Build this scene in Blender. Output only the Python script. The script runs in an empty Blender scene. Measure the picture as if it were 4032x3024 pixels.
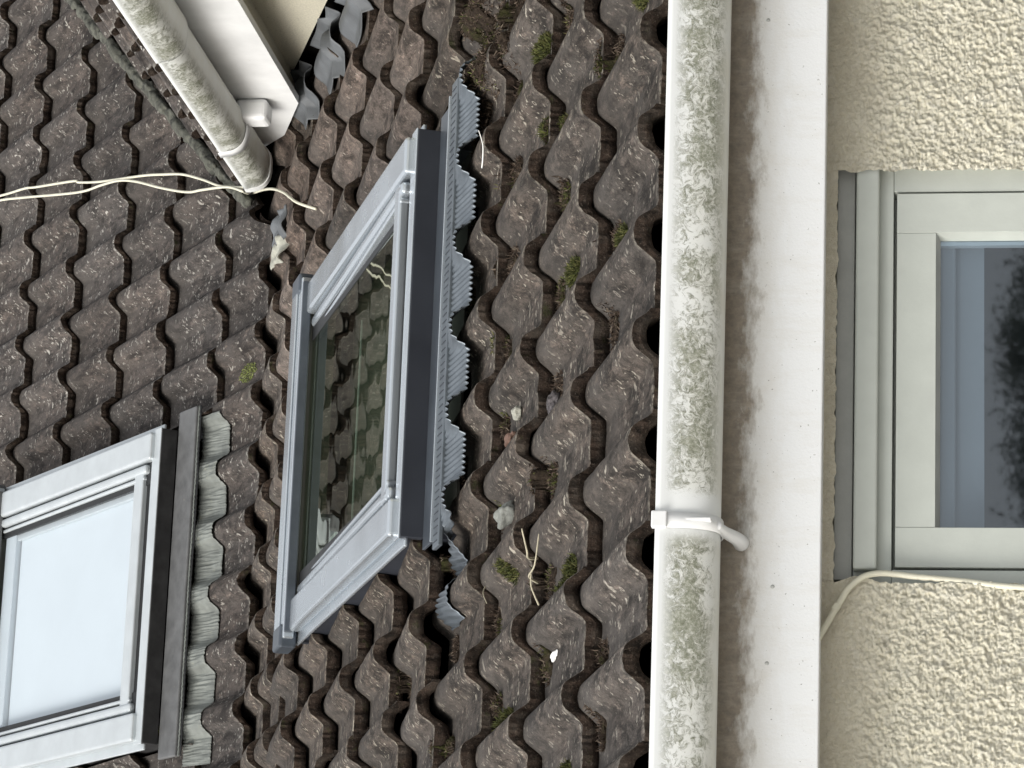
import bpy, bmesh, math, random
from mathutils import Vector, Matrix, noise
R = math.radians
random.seed(7)
OZ = 1.9                                   # eye height above the ground
sc = bpy.context.scene
COL = sc.collection

# ------------------------------------------------------------------ camera
RT = Vector((0.96519325, -0.26153342, -0.00150569))
UP = Vector((-0.03643834, -0.14017271, 0.98945634))
FW = Vector((0.25898696, 0.95496172, 0.1448236))
cam = bpy.data.cameras.new('camera')
co = bpy.data.objects.new('camera', cam); COL.objects.link(co)
ax, ay, az = -UP, RT, -FW                  # the phone was held on its side: the picture's left is the sky
m = Matrix(((ax.x, ay.x, az.x), (ax.y, ay.y, az.y), (ax.z, ay.z, az.z))).to_4x4()
m.translation = (0, 0, OZ)
co.matrix_world = m
cam.sensor_width = 36.0
cam.lens = 13020.8 / 4032 * 36
cam.clip_start = 0.05; cam.clip_end = 500
sc.camera = co

# ------------------------------------------------------------------ world, sun, exposure
SUN_EL, SUN_AZ = R(25), R(238)             # azimuth from +Y, clockwise
w = bpy.data.worlds.new('World'); sc.world = w; w.use_nodes = True
nt = w.node_tree; nt.nodes.clear()
sky = nt.nodes.new('ShaderNodeTexSky'); sky.sky_type = 'NISHITA'
sky.sun_disc = False; sky.sun_elevation = SUN_EL; sky.sun_rotation = SUN_AZ
sky.air_density = 1.0; sky.dust_density = 3.0; sky.ozone_density = 1.0
hs = nt.nodes.new('ShaderNodeHueSaturation'); hs.inputs['Saturation'].default_value = 0.38
bg = nt.nodes.new('ShaderNodeBackground'); bg.inputs['Strength'].default_value = 0.15
ou = nt.nodes.new('ShaderNodeOutputWorld')
nt.links.new(sky.outputs[0], hs.inputs['Color'])
veil = nt.nodes.new('ShaderNodeMixRGB'); veil.inputs[0].default_value = 0.55      # thin even cloud over the blue
veil.inputs[2].default_value = (5.85, 5.9, 5.98, 1)
nt.links.new(hs.outputs[0], veil.inputs[1]); nt.links.new(veil.outputs[0], bg.inputs[0]); nt.links.new(bg.outputs[0], ou.inputs[0])
sl = bpy.data.lights.new('sun', 'SUN'); sl.energy = 1.7; sl.angle = R(30); sl.color = (1.0, 0.96, 0.9)
so = bpy.data.objects.new('sun', sl); COL.objects.link(so)
sd = Vector((math.sin(SUN_AZ) * math.cos(SUN_EL), math.cos(SUN_AZ) * math.cos(SUN_EL), math.sin(SUN_EL)))
so.rotation_euler = sd.to_track_quat('Z', 'Y').to_euler(); so.location = (0, -5, 12)
sc.view_settings.view_transform = 'Standard'; sc.view_settings.look = 'None'
sc.view_settings.exposure = 0.54; sc.view_settings.gamma = 1.0
sc.view_settings.use_curve_mapping = False

# ------------------------------------------------------------------ helpers
def P(x, y, z): return Vector((x, y, z + OZ))

class Plane:                               # a roof slope: u along the eaves, v up the slope, n off the surface
    def __init__(s, p, a):
        s.p = P(*p); s.a = a
        s.u = Vector((1, 0, 0)); s.v = Vector((0, math.cos(a), math.sin(a))); s.n = Vector((0, -math.sin(a), math.cos(a)))
    def at(s, u, v, n=0.0): return s.p + s.u * u + s.v * v + s.n * n
    def mat(s, u, v, n=0.0):
        o = s.at(u, v, n)
        return Matrix(((s.u.x, s.v.x, s.n.x, o.x), (s.u.y, s.v.y, s.n.y, o.y), (s.u.z, s.v.z, s.n.z, o.z), (0, 0, 0, 1)))
LO = Plane((1.69681, 4.33760, 0.49587), R(22.2236)); GL = 0.31811
HI = Plane((2.67763, 7.69405, 2.06703), R(41.5227)); GH = 0.28224

class NT:                                  # small node-tree writer
    def __init__(s, name):
        s.m = bpy.data.materials.new(name); s.m.use_nodes = True; s.t = s.m.node_tree; s.t.nodes.clear()
        s.out = s.t.nodes.new('ShaderNodeOutputMaterial'); s.co = None
    def n(s, typ, ins=None, **kw):
        nd = s.t.nodes.new('ShaderNode' + typ)
        for k, v in kw.items(): setattr(nd, k, v)
        for k, v in (ins or {}).items():
            if isinstance(v, bpy.types.NodeSocket): s.t.links.new(v, nd.inputs[k])
            elif isinstance(v, (tuple, list)) and len(v) == 3 and nd.inputs[k].type == 'RGBA': nd.inputs[k].default_value = (*v, 1)
            else: nd.inputs[k].default_value = v
        return nd
    def coord(s, rnd=False, scale=(1, 1, 1)):
        tc = s.n('TexCoord'); v = tc.outputs['Object']
        if rnd:
            oi = s.n('ObjectInfo'); r = s.n('Math', {0: oi.outputs['Random'], 1: 37.0}, operation='MULTIPLY').outputs[0]
            c = s.n('CombineXYZ', {0: r, 1: r, 2: r}).outputs[0]
            v = s.n('VectorMath', {0: v, 1: c}, operation='ADD').outputs[0]; s.rand = oi.outputs['Random']
        if scale != (1, 1, 1): v = s.n('Mapping', {'Vector': v, 'Scale': scale}).outputs[0]
        return v
    def noise(s, v, sc_, det=4, rough=.55, dist=0.0, typ=None):
        nd = s.n('TexNoise', {'Vector': v, 'Scale': sc_, 'Detail': det, 'Roughness': rough, 'Distortion': dist})
        return nd.outputs[0]
    def ramp(s, f, stops, interp='LINEAR'):
        nd = s.n('ValToRGB', {0: f}); r = nd.color_ramp; r.interpolation = interp
        while len(r.elements) < len(stops): r.elements.new(0.5)
        for e, (p, c) in zip(r.elements, stops):
            e.position = p; e.color = (c, c, c, 1) if isinstance(c, (int, float)) else (*c, 1)
        return nd.outputs[0]
    def mix(s, f, a, b, mode='MIX'):
        nd = s.n('MixRGB', {0: f, 1: a, 2: b}, blend_type=mode); return nd.outputs[0]
    def math(s, op, a, b=0.0): return s.n('Math', {0: a, 1: b}, operation=op).outputs[0]
    def bump(s, h, dist, strength=1.0, nrm=None):
        i = {'Height': h, 'Distance': dist, 'Strength': strength}
        if nrm is not None: i['Normal'] = nrm
        return s.n('Bump', i).outputs[0]
    def bsdf(s, col, rough=.6, metal=0.0, nrm=None, spec=.5, **kw):
        i = {'Base Color': col, 'Roughness': rough, 'Metallic': metal, 'Specular IOR Level': spec}
        i.update(kw)
        if nrm is not None: i['Normal'] = nrm
        b = s.n('BsdfPrincipled', i); s.t.links.new(b.outputs[0], s.out.inputs[0]); return s.m

def flat(name, col, rough=.6, metal=0.0, var=.06, sc_=30, bump=.0004, spec=.5, dirt=None):
    k = NT(name); v = k.coord()
    f = k.noise(v, sc_, 5, .6)
    lo = tuple(c * (1 - var * 2) for c in col); hi = tuple(min(1, c * (1 + var)) for c in col)
    c = k.ramp(f, [(.3, lo), (.7, hi)])
    if dirt:
        d = k.noise(v, dirt[2], 8, .75); d = k.ramp(d, [(dirt[1], 0.0), (dirt[1] + .1, 1.0)])
        c = k.mix(d, c, dirt[0])
    return k.bsdf(c, k.ramp(f, [(.3, max(0, rough - .06)), (.7, min(1, rough + .06))]), metal, k.bump(k.noise(v, sc_ * 8, 4), bump), spec)

# tile face and broken tile edge
def tile_mat(name, base, warm, dark, fleck, fl_amt=.63):
    k = NT(name); v = k.coord(rnd=True)
    vl = k.n('Mapping', {'Vector': v, 'Scale': (1, .38, 1)}).outputs[0]
    big = k.noise(vl, 12, 5, .6); mid = k.noise(vl, 46, 7, .75); fine = k.noise(k.n('Mapping', {'Vector': v, 'Scale': (1, .6, 1)}).outputs[0], 260, 5, .7)
    c = k.mix(k.ramp(big, [(.35, 0.0), (.7, 1.0)]), base, warm)
    c = k.mix(k.ramp(mid, [(.36, 1.0), (.55, 0.0)]), c, dark)
    c = k.mix(k.ramp(k.noise(vl, 60, 7, .8), [(.53, 0.0), (.62, .85)]), c, tuple(min(1, x * 1.6) for x in warm))
    c = k.mix(k.ramp(fine, [(.3, .55), (.55, 0.0)]), c, tuple(x * .45 for x in dark))
    c = k.mix(k.ramp(k.noise(vl, 24, 8, .8, .4), [(.49, 0.0), (.60, .85)]), c, tuple(x * .42 for x in dark))
    # small pale lichen flecks, stretched across the slope
    vs = k.n('Mapping', {'Vector': v, 'Scale': (52, 74, 100)}).outputs[0]
    vw = k.n('VectorMath', {0: vs, 1: k.n('VectorMath', {0: k.n('TexNoise', {'Vector': v, 'Scale': 55.0}).outputs[1], 1: (2.6, 2.6, 2.6)}, operation='MULTIPLY').outputs[0]}, operation='ADD').outputs[0]
    vo = k.n('TexVoronoi', {'Vector': vw, 'Scale': 1.0}, feature='F1').outputs[0]
    msk = k.math('MULTIPLY', k.ramp(vo, [(.16, 1.0), (.3, 0.0)]), k.ramp(k.noise(v, 26, 5, .7), [(fl_amt - .1, 0.0), (fl_amt, 1.0)]))
    c = k.mix(k.math('MULTIPLY', msk, .9), c, fleck)
    vb = k.n('Mapping', {'Vector': v, 'Scale': (26, 30, 50)}).outputs[0]
    vb = k.n('VectorMath', {0: vb, 1: k.n('VectorMath', {0: k.n('TexNoise', {'Vector': v, 'Scale': 38.0, 'Detail': 3.0}).outputs[1], 1: (1.8, 1.8, 1.8)}, operation='MULTIPLY').outputs[0]}, operation='ADD').outputs[0]
    v2 = k.n('TexVoronoi', {'Vector': vb, 'Scale': 1.0}, feature='F1')
    m2 = k.math('MULTIPLY', k.ramp(v2.outputs[0], [(.14, 1.0), (.24, 0.0)]), k.ramp(k.n('SeparateColor', {0: v2.outputs['Color']}).outputs[1], [(.62, 0.0), (.9, 1.0)]))
    c = k.mix(k.math('MULTIPLY', m2, .8), c, tuple(min(1, x * 1.1) for x in fleck))
    # ring lichens
    vr = k.n('TexVoronoi', {'Vector': v, 'Scale': 42.0}, feature='F1')
    ring = k.ramp(vr.outputs[0], [(.10, 0.0), (.14, 1.0), (.19, 1.0), (.24, 0.0)])
    ring = k.math('MULTIPLY', ring, k.ramp(k.n('SeparateColor', {0: vr.outputs['Color']}).outputs[0], [(.80, 0.0), (.82, .6)], 'CONSTANT'))
    c = k.mix(ring, c, fleck)
    ty = k.n('SeparateXYZ', {0: k.n('TexCoord').outputs['Object']}).outputs[1]
    edge = k.math('MULTIPLY', k.n('MapRange', {0: ty, 1: .012, 2: .003}).outputs[0], k.ramp(k.noise(v, 90, 5, .7), [(.45, 0.0), (.66, .62)]))
    c = k.mix(edge, c, tuple(x * .75 for x in fleck))
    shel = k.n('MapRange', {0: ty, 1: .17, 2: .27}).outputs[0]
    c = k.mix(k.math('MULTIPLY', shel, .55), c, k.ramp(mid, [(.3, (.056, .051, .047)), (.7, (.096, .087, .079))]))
    # every tile weathers its own way
    rv = k.n('MapRange', {0: k.rand, 3: .80, 4: 1.17}).outputs[0]
    c = k.n('HueSaturation', {'Color': c, 'Value': rv, 'Saturation': k.n('MapRange', {0: k.math('FRACT', k.math('MULTIPLY', k.rand, 7.3)), 3: .78, 4: 1.05}).outputs[0]}).outputs[0]
    h = k.math('ADD', k.math('MULTIPLY', mid, .6), k.math('MULTIPLY', fine, .35))
    h = k.math('ADD', h, k.math('MULTIPLY', msk, .2))
    return k.bsdf(c, .88, 0, k.bump(k.math('ADD', h, k.math('MULTIPLY', k.noise(v, 620, 3, .7), .25)), .0042, 1.0), .22)

M = {}
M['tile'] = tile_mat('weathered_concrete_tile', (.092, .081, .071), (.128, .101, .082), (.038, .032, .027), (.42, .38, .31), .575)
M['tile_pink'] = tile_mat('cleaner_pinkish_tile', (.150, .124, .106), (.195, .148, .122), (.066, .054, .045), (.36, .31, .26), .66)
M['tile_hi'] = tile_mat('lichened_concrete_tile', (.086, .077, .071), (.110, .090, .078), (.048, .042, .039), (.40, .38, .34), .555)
def nose_mat():
    k = NT('broken_tile_edge'); v = k.coord(rnd=True)
    a = k.noise(v, 60, 8, .75); b = k.noise(v, 300, 5, .7)
    c = k.mix(k.ramp(a, [(.36, 0.0), (.62, 1.0)]), (.014, .011, .009), (.060, .042, .032))  # brown broken edge, darkened further to carry the shade on downward faces
    c = k.mix(k.ramp(k.noise(v, 22, 4), [(.5, 0.0), (.68, .7)]), c, (.085, .072, .060))
    c = k.mix(k.ramp(b, [(.56, 0.0), (.68, .75)]), c, (.16, .13, .105))
    c = k.mix(k.ramp(k.noise(v, 34, 5, .7), [(.60, 0.0), (.70, .7)]), c, (.040, .044, .018))
    return k.bsdf(c, .95, 0, k.bump(k.math('ADD', a, b), .004, .9), .15)
M['nose'] = nose_mat()
M['deck'] = flat('black_underlay', (.006, .0055, .005), .95, spec=.0)

def render_mat():
    k = NT('cream_roughcast'); v = k.coord()
    sx = k.n('SeparateXYZ', {0: v})
    a = k.noise(v, 190, 6, .75, 1.2); b = k.noise(v, 520, 4, .6)
    c = k.ramp(a, [(.24, (.46, .41, .28)), (.36, (.84, .79, .61)), (.54, (.92, .885, .74))])
    g = k.noise(v, 11, 5, .65)
    c = k.mix(k.ramp(g, [(.5, 0.0), (.75, .25)]), c, (.60, .56, .44))
    c = k.mix(k.ramp(k.noise(v, 34, 7, .8), [(.52, 0.0), (.66, .45)]), c, (.93, .91, .82))
    c = k.mix(k.ramp(k.noise(v, 300, 3, .6), [(.66, 0.0), (.74, .55)]), c, (.36, .31, .20))
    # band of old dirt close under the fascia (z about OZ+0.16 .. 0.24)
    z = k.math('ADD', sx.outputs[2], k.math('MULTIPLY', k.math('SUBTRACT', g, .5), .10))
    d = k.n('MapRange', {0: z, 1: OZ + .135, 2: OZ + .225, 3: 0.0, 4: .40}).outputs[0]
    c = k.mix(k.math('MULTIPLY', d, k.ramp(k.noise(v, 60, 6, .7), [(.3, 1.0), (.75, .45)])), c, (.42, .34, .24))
    h = k.math('ADD', a, k.math('MULTIPLY', b, .5))
    return k.bsdf(c, .92, 0, k.bump(h, .0045, 1.0), .2)
M['wall'] = render_mat()
M['wing_wall'] = flat('pale_cream_render', (.78, .74, .60), .9, var=.10, sc_=240, bump=.0025, dirt=((.40, .36, .25), .60, 60))

def fascia_mat():
    k = NT('dirty_white_upvc'); v = k.coord()
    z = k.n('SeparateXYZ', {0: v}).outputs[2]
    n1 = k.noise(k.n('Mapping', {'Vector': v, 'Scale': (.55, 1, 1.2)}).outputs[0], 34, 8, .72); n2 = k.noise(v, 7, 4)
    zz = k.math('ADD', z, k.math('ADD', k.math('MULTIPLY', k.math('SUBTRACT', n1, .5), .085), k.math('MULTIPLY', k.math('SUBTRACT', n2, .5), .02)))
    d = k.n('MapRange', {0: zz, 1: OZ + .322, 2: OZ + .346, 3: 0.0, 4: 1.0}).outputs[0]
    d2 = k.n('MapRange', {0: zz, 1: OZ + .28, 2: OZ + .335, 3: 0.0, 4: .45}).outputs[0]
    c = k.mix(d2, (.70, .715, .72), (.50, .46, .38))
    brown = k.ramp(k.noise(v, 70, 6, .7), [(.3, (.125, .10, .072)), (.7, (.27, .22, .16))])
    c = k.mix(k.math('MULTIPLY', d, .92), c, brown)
    sp = k.ramp(k.noise(v, 240, 2, .5), [(.73, 0.0), (.76, .7)])
    c = k.mix(sp, c, (.2, .2, .18))
    c = k.mix(k.ramp(k.noise(k.n('Mapping', {'Vector': v, 'Scale': (2.2, 1, .5)}).outputs[0], 16, 8, .75), [(.50, 0.0), (.72, .30)]), c, (.55, .52, .45))
    return k.bsdf(c, .42, 0, k.bump(k.noise(v, 300, 3), .0004), .5)
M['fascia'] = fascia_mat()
M['white'] = flat('white_upvc', (.74, .75, .75), .4, var=.04, sc_=12, bump=.0002)
M['wing_white'] = flat('weathered_white_upvc', (.78, .79, .79), .45, var=.06, sc_=9, bump=.0002, dirt=((.48, .47, .43), .66, 26))

def gutter_mat(name, axis, lo, hi, base=(.72, .74, .735), amount=.50):
    # algae clings to one band of the trough; the band is measured round the section by the UV v coordinate
    k = NT(name); v = k.coord()
    uv = k.n('TexCoord').outputs['UV']; t = k.n('SeparateXYZ', {0: uv}).outputs[1]
    al = k.n('SeparateXYZ', {0: uv}).outputs[0]
    wv = k.n('VectorMath', {0: v, 1: k.n('VectorMath', {0: k.n('TexNoise', {'Vector': v, 'Scale': 45.0, 'Detail': 3.0}).outputs[1], 1: (.02, .02, .02)}, operation='MULTIPLY').outputs[0]}, operation='ADD').outputs[0]
    a = k.noise(wv, 75, 9, .78, 1.2); b = k.noise(v, 16, 5, .6)
    band = k.math('MULTIPLY', k.n('MapRange', {0: t, 1: lo, 2: lo + .07}).outputs[0], k.n('MapRange', {0: t, 1: hi, 2: hi - .14}).outputs[0])
    gap = k.ramp(al, [(.408, 1.0), (.416, 0.0), (.436, 0.0), (.443, 1.0)]) if axis == 'x' else k.ramp(al, [(.0, 1.0), (1.0, 1.0)])
    msk = k.math('MULTIPLY', k.math('MULTIPLY', k.ramp(k.math('ADD', a, k.math('MULTIPLY', k.math('SUBTRACT', b, .5), .55)), [(amount - .06, 0.0), (amount + .05, 1.0)]), band), gap)
    col = k.ramp(k.noise(v, 190, 6, .75), [(.36, (.12, .13, .08)), (.5, (.25, .26, .20)), (.64, (.47, .47, .41))])
    film = k.math('MULTIPLY', k.math('MULTIPLY', k.n('MapRange', {0: t, 1: lo, 2: lo + .15}).outputs[0], k.ramp(b, [(.3, .25), (.7, .75)])), gap)
    c = k.mix(film, base, (.60, .59, .50))
    c = k.mix(k.math('MULTIPLY', msk, .95), c, col)
    return k.bsdf(c, .45, 0, k.bump(msk, .0012, .6), .5)
M['gutter'] = gutter_mat('algae_stained_gutter', 'x', .045, .43)
M['wing_gutter'] = gutter_mat('wing_gutter_plastic', 'y', .03, .46, (.72, .74, .72), .50)

M['alu'] = flat('lacquered_aluminium', (.53, .575, .615), .24, .7, var=.015, sc_=5, bump=.00003)
M['alu_old'] = flat('dull_grey_aluminium', (.53, .57, .59), .42, .35, var=.04, sc_=20, bump=.0001, dirt=((.30, .30, .28), .70, 60))
M['slate'] = flat('anthracite_steel', (.030, .034, .044), .45, .2, var=.08, sc_=10, bump=.0001)
M['slate_old'] = flat('mottled_dark_steel', (.030, .030, .031), .6, .1, var=.3, sc_=24, bump=.0003, dirt=((.10, .10, .09), .66, 40))
M['flash'] = flat('grey_blue_flashing', (.085, .10, .12), .4, .4, var=.1, sc_=16, bump=.0002)
M['flash_old'] = flat('weathered_grey_flashing', (.135, .138, .14), .6, .2, var=.14, sc_=30, bump=.0004, dirt=((.42, .39, .30), .66, 55))
M['lead'] = flat('pleated_aluminium_skirt', (.155, .178, .20), .42, .6, var=.1, sc_=40, bump=.0003)
M['lead_old'] = flat('aged_lead_skirt', (.20, .215, .20), .62, .1, var=.16, sc_=26, bump=.0006, dirt=((.26, .27, .21), .6, 30))
M['lead_sheet'] = flat('dressed_lead_sheet', (.125, .135, .145), .6, .0, var=.2, sc_=14, bump=.0008, dirt=((.10, .10, .09), .62, 22))
M['rubber'] = flat('black_rubber_gasket', (.012, .013, .014), .6)
M['frame'] = flat('grey_green_window_paint', (.50, .53, .49), .45, var=.03, sc_=20, bump=.0002)
M['frame_dim'] = flat('grey_window_trim', (.40, .41, .39), .5, var=.05, sc_=30, bump=.0003)
M['room'] = flat('dim_room', (.035, .036, .034), .9, spec=.2)
M['dim'] = flat('olive_room_shade', (.10, .102, .092), .9, spec=.2)
M['blind'] = flat('white_blind', (.56, .61, .65), .8, var=.015, sc_=6)
M['roller'] = flat('grey_roller_blind', (.20, .22, .235), .8, var=.03, sc_=6)
M['cable'] = flat('cream_cable', (.70, .68, .55), .5, var=.05, sc_=40)
M['mortar'] = flat('mossy_mortar', (.12, .122, .10), .95, var=.4, sc_=50, bump=.004, dirt=((.25, .25, .21), .60, 40))
M['stone'] = flat('grey_stone', (.24, .25, .23), .9, var=.2, sc_=60, bump=.002)
M['red_stone'] = flat('reddish_stone', (.20, .12, .09), .9, var=.25, sc_=60, bump=.002)
M['pale'] = flat('pale_lichen_stone', (.42, .42, .36), .9, var=.15, sc_=90, bump=.002)
M['bark_grey'] = flat('ridged_grey_bark', (.20, .18, .185), .95, var=.5, sc_=160, bump=.006)
M['dropping'] = flat('bird_dropping', (.85, .85, .82), .7, var=.05)
M['straw'] = flat('dry_straw', (.45, .41, .30), .8, var=.15, sc_=50)

def leafy(name, cols, trans=0.0):
    k = NT(name); v = k.coord()
    oi = k.n('NewGeometry').outputs['Random Per Island']
    st = [(i / max(1, len(cols) - 1), c) for i, c in enumerate(cols)]
    return k.bsdf(k.ramp(oi, st), .8, 0, None, .2)
def soil_mat():
    k = NT('mossy_dirt'); v = k.coord(); a = k.noise(v, 90, 8, .8); b = k.noise(v, 14, 4); f = k.noise(v, 420, 4, .7)
    c = k.ramp(a, [(.35, (.020, .015, .011)), (.55, (.058, .043, .032)), (.7, (.12, .095, .07))])
    c = k.mix(k.ramp(b, [(.5, 0.0), (.62, .8)]), c, k.ramp(f, [(.35, (.022, .026, .010)), (.65, (.10, .105, .035))]))
    return k.bsdf(c, .95, 0, k.bump(k.math('ADD', a, f), .005, 1.0), .1)
M['soil'] = soil_mat()
M['moss'] = leafy('olive_moss', [(.020, .022, .010), (.05, .058, .018), (.09, .10, .028), (.13, .12, .05)])
M['debris'] = leafy('brown_leaf_litter', [(.022, .016, .012), (.055, .038, .028), (.095, .068, .050), (.16, .13, .10)])
M['leaf'] = leafy('tree_leaves', [(.012, .016, .012), (.03, .036, .022), (.06, .07, .045)])
M['bark'] = flat('tree_bark', (.07, .055, .04), .9, var=.3, sc_=30, bump=.01)
M['bounce_ground'] = flat('pale_bounce_ground', (.36, .35, .33), .9, var=.15, sc_=3, bump=.004)  # surface made up pale, to bounce fill light up under the eaves

def glass_mat(name, ior, tint, refl=1.0, gcol=(.95, .97, .98), wave=.0012, rg=.012):
    k = NT(name)
    bf = k.n('NewGeometry').outputs['Backfacing']
    fr = k.n('Fresnel', {'IOR': k.n('MapRange', {0: bf, 3: ior, 4: 1 / ior}).outputs[0]}).outputs[0]
    if refl != 1.0: fr = k.math('MULTIPLY', fr, refl)
    w1 = k.noise(k.coord(), 5, 2)
    gl = k.n('BsdfGlossy', {'Color': gcol, 'Roughness': rg, 'Normal': k.bump(w1, wave, .3)}).outputs[0]
    tr = k.n('BsdfTransparent', {'Color': tint}).outputs[0]
    mx = k.n('MixShader', {0: fr, 1: tr, 2: gl}).outputs[0]
    k.t.links.new(mx, k.out.inputs[0]); return k.m
M['glass_roof'] = glass_mat('coated_roof_glass', 2.1, (.62, .70, .60), 1.0, (.93, .96, .88))
M['glass'] = glass_mat('clear_window_glass', 2.35, (.70, .78, .84), 1.0, (.80, .89, .98), .00025, .022)
M['glass_clear'] = glass_mat('plain_roof_glass', 1.5, (.95, .97, .98))

# mesh building
def link(name, me, mat, parent=None, mats=None):
    o = bpy.data.objects.new(name, me); COL.objects.link(o)
    for mm in (mats or [mat]): me.materials.append(mm)
    if parent is not None:
        o.parent = parent
        if parent.type == 'EMPTY': o.matrix_parent_inverse = Matrix.Translation(-parent.location)
    return o
def bmobj(name, bm, mat, parent=None, smooth=False, mats=None, recalc=True):
    if recalc: bmesh.ops.recalc_face_normals(bm, faces=bm.faces)
    me = bpy.data.meshes.new(name); bm.to_mesh(me); bm.free()
    if smooth:
        for p in me.polygons: p.use_smooth = True
    return link(name, me, mat, parent, mats)
def empty(name, loc, label, cat, group=None):
    o = bpy.data.objects.new(name, None); COL.objects.link(o); o.location = loc; o.empty_display_size = .1
    return tag(o, label, cat, group)
def tag(o, label=None, cat=None, group=None, kind=None):
    if label: o['label'] = label
    if cat: o['category'] = cat
    if group: o['group'] = group
    if kind: o['kind'] = kind
    return o
def hexa(bm, c):                            # c: 8 corners, bottom ring then top ring
    v = [bm.verts.new(x) for x in c]
    fs = [bm.faces.new([v[i] for i in f]) for f in ((3, 2, 1, 0), (4, 5, 6, 7), (0, 1, 5, 4), (1, 2, 6, 5), (2, 3, 7, 6), (3, 0, 4, 7))]
    return v, fs
def pbox(bm, F, u0, u1, v0, v1, n0, n1, bev=0.0, seg=3, n0b=None, n1b=None):
    if n0b is None: n0b = n0
    if n1b is None: n1b = n1
    c = [F.at(u0, v0, n0), F.at(u1, v0, n0), F.at(u1, v1, n0b), F.at(u0, v1, n0b),
         F.at(u0, v0, n1), F.at(u1, v0, n1), F.at(u1, v1, n1b), F.at(u0, v1, n1b)]
    v, fs = hexa(bm, c)
    if bev:
        es = set(e for f in fs for e in f.edges)
        bmesh.ops.bevel(bm, geom=list(es), offset=bev, segments=seg, profile=.5, affect='EDGES')
class WF:                                   # world-aligned frame: u=x, v=y, n=z
    @staticmethod
    def at(u, v, n=0.0): return Vector((u, v, n + OZ))
def tube(bm, pts, r, seg=10, cap=True):
    rings = []
    for i, p in enumerate(pts):
        t = (pts[min(i + 1, len(pts) - 1)] - pts[max(i - 1, 0)]).normalized()
        a = t.cross(Vector((.3, .2, 1))).normalized(); b = t.cross(a).normalized()
        rr = r(i / (len(pts) - 1)) if callable(r) else r
        rings.append([bm.verts.new(p + a * (rr * math.cos(2 * math.pi * j / seg)) + b * (rr * math.sin(2 * math.pi * j / seg))) for j in range(seg)])
    for A, B in zip(rings, rings[1:]):
        for j in range(seg): bm.faces.new((A[j], A[(j + 1) % seg], B[(j + 1) % seg], B[j]))
    if cap: bm.faces.new(rings[0]); bm.faces.new(rings[-1])
def spline(pts, n=8):
    out = []
    q = [pts[0]] + list(pts) + [pts[-1]]
    for i in range(1, len(q) - 2):
        a, b, c, d = q[i - 1:i + 3]
        for k in range(n):
            t = k / n
            out.append(.5 * ((2 * b) + (c - a) * t + (2 * a - 5 * b + 4 * c - d) * t * t + (3 * b - a - 3 * c + d) * t ** 3))
    out.append(pts[-1]); return out

# ------------------------------------------------------------------ ground
bm = bmesh.new()
for v in ((-200, -200, 0), (200, -200, 0), (200, 200, 0), (-200, 200, 0)): bm.verts.new(v)
bm.faces.new(bm.verts[:] if hasattr(bm.verts, '__getitem__') and not bm.verts.ensure_lookup_table() else bm.verts)
tag(bmobj('unseen_ground', bm, M['bounce_ground']), kind='structure')  # ground out of view, its pale surface added for bounced light

# ------------------------------------------------------------------ the house
house = empty('house', (1.2, 4.5, 0), 'cream roughcast house with mossy brown double roll tiles, two roof windows and white gutters', 'house')

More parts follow.
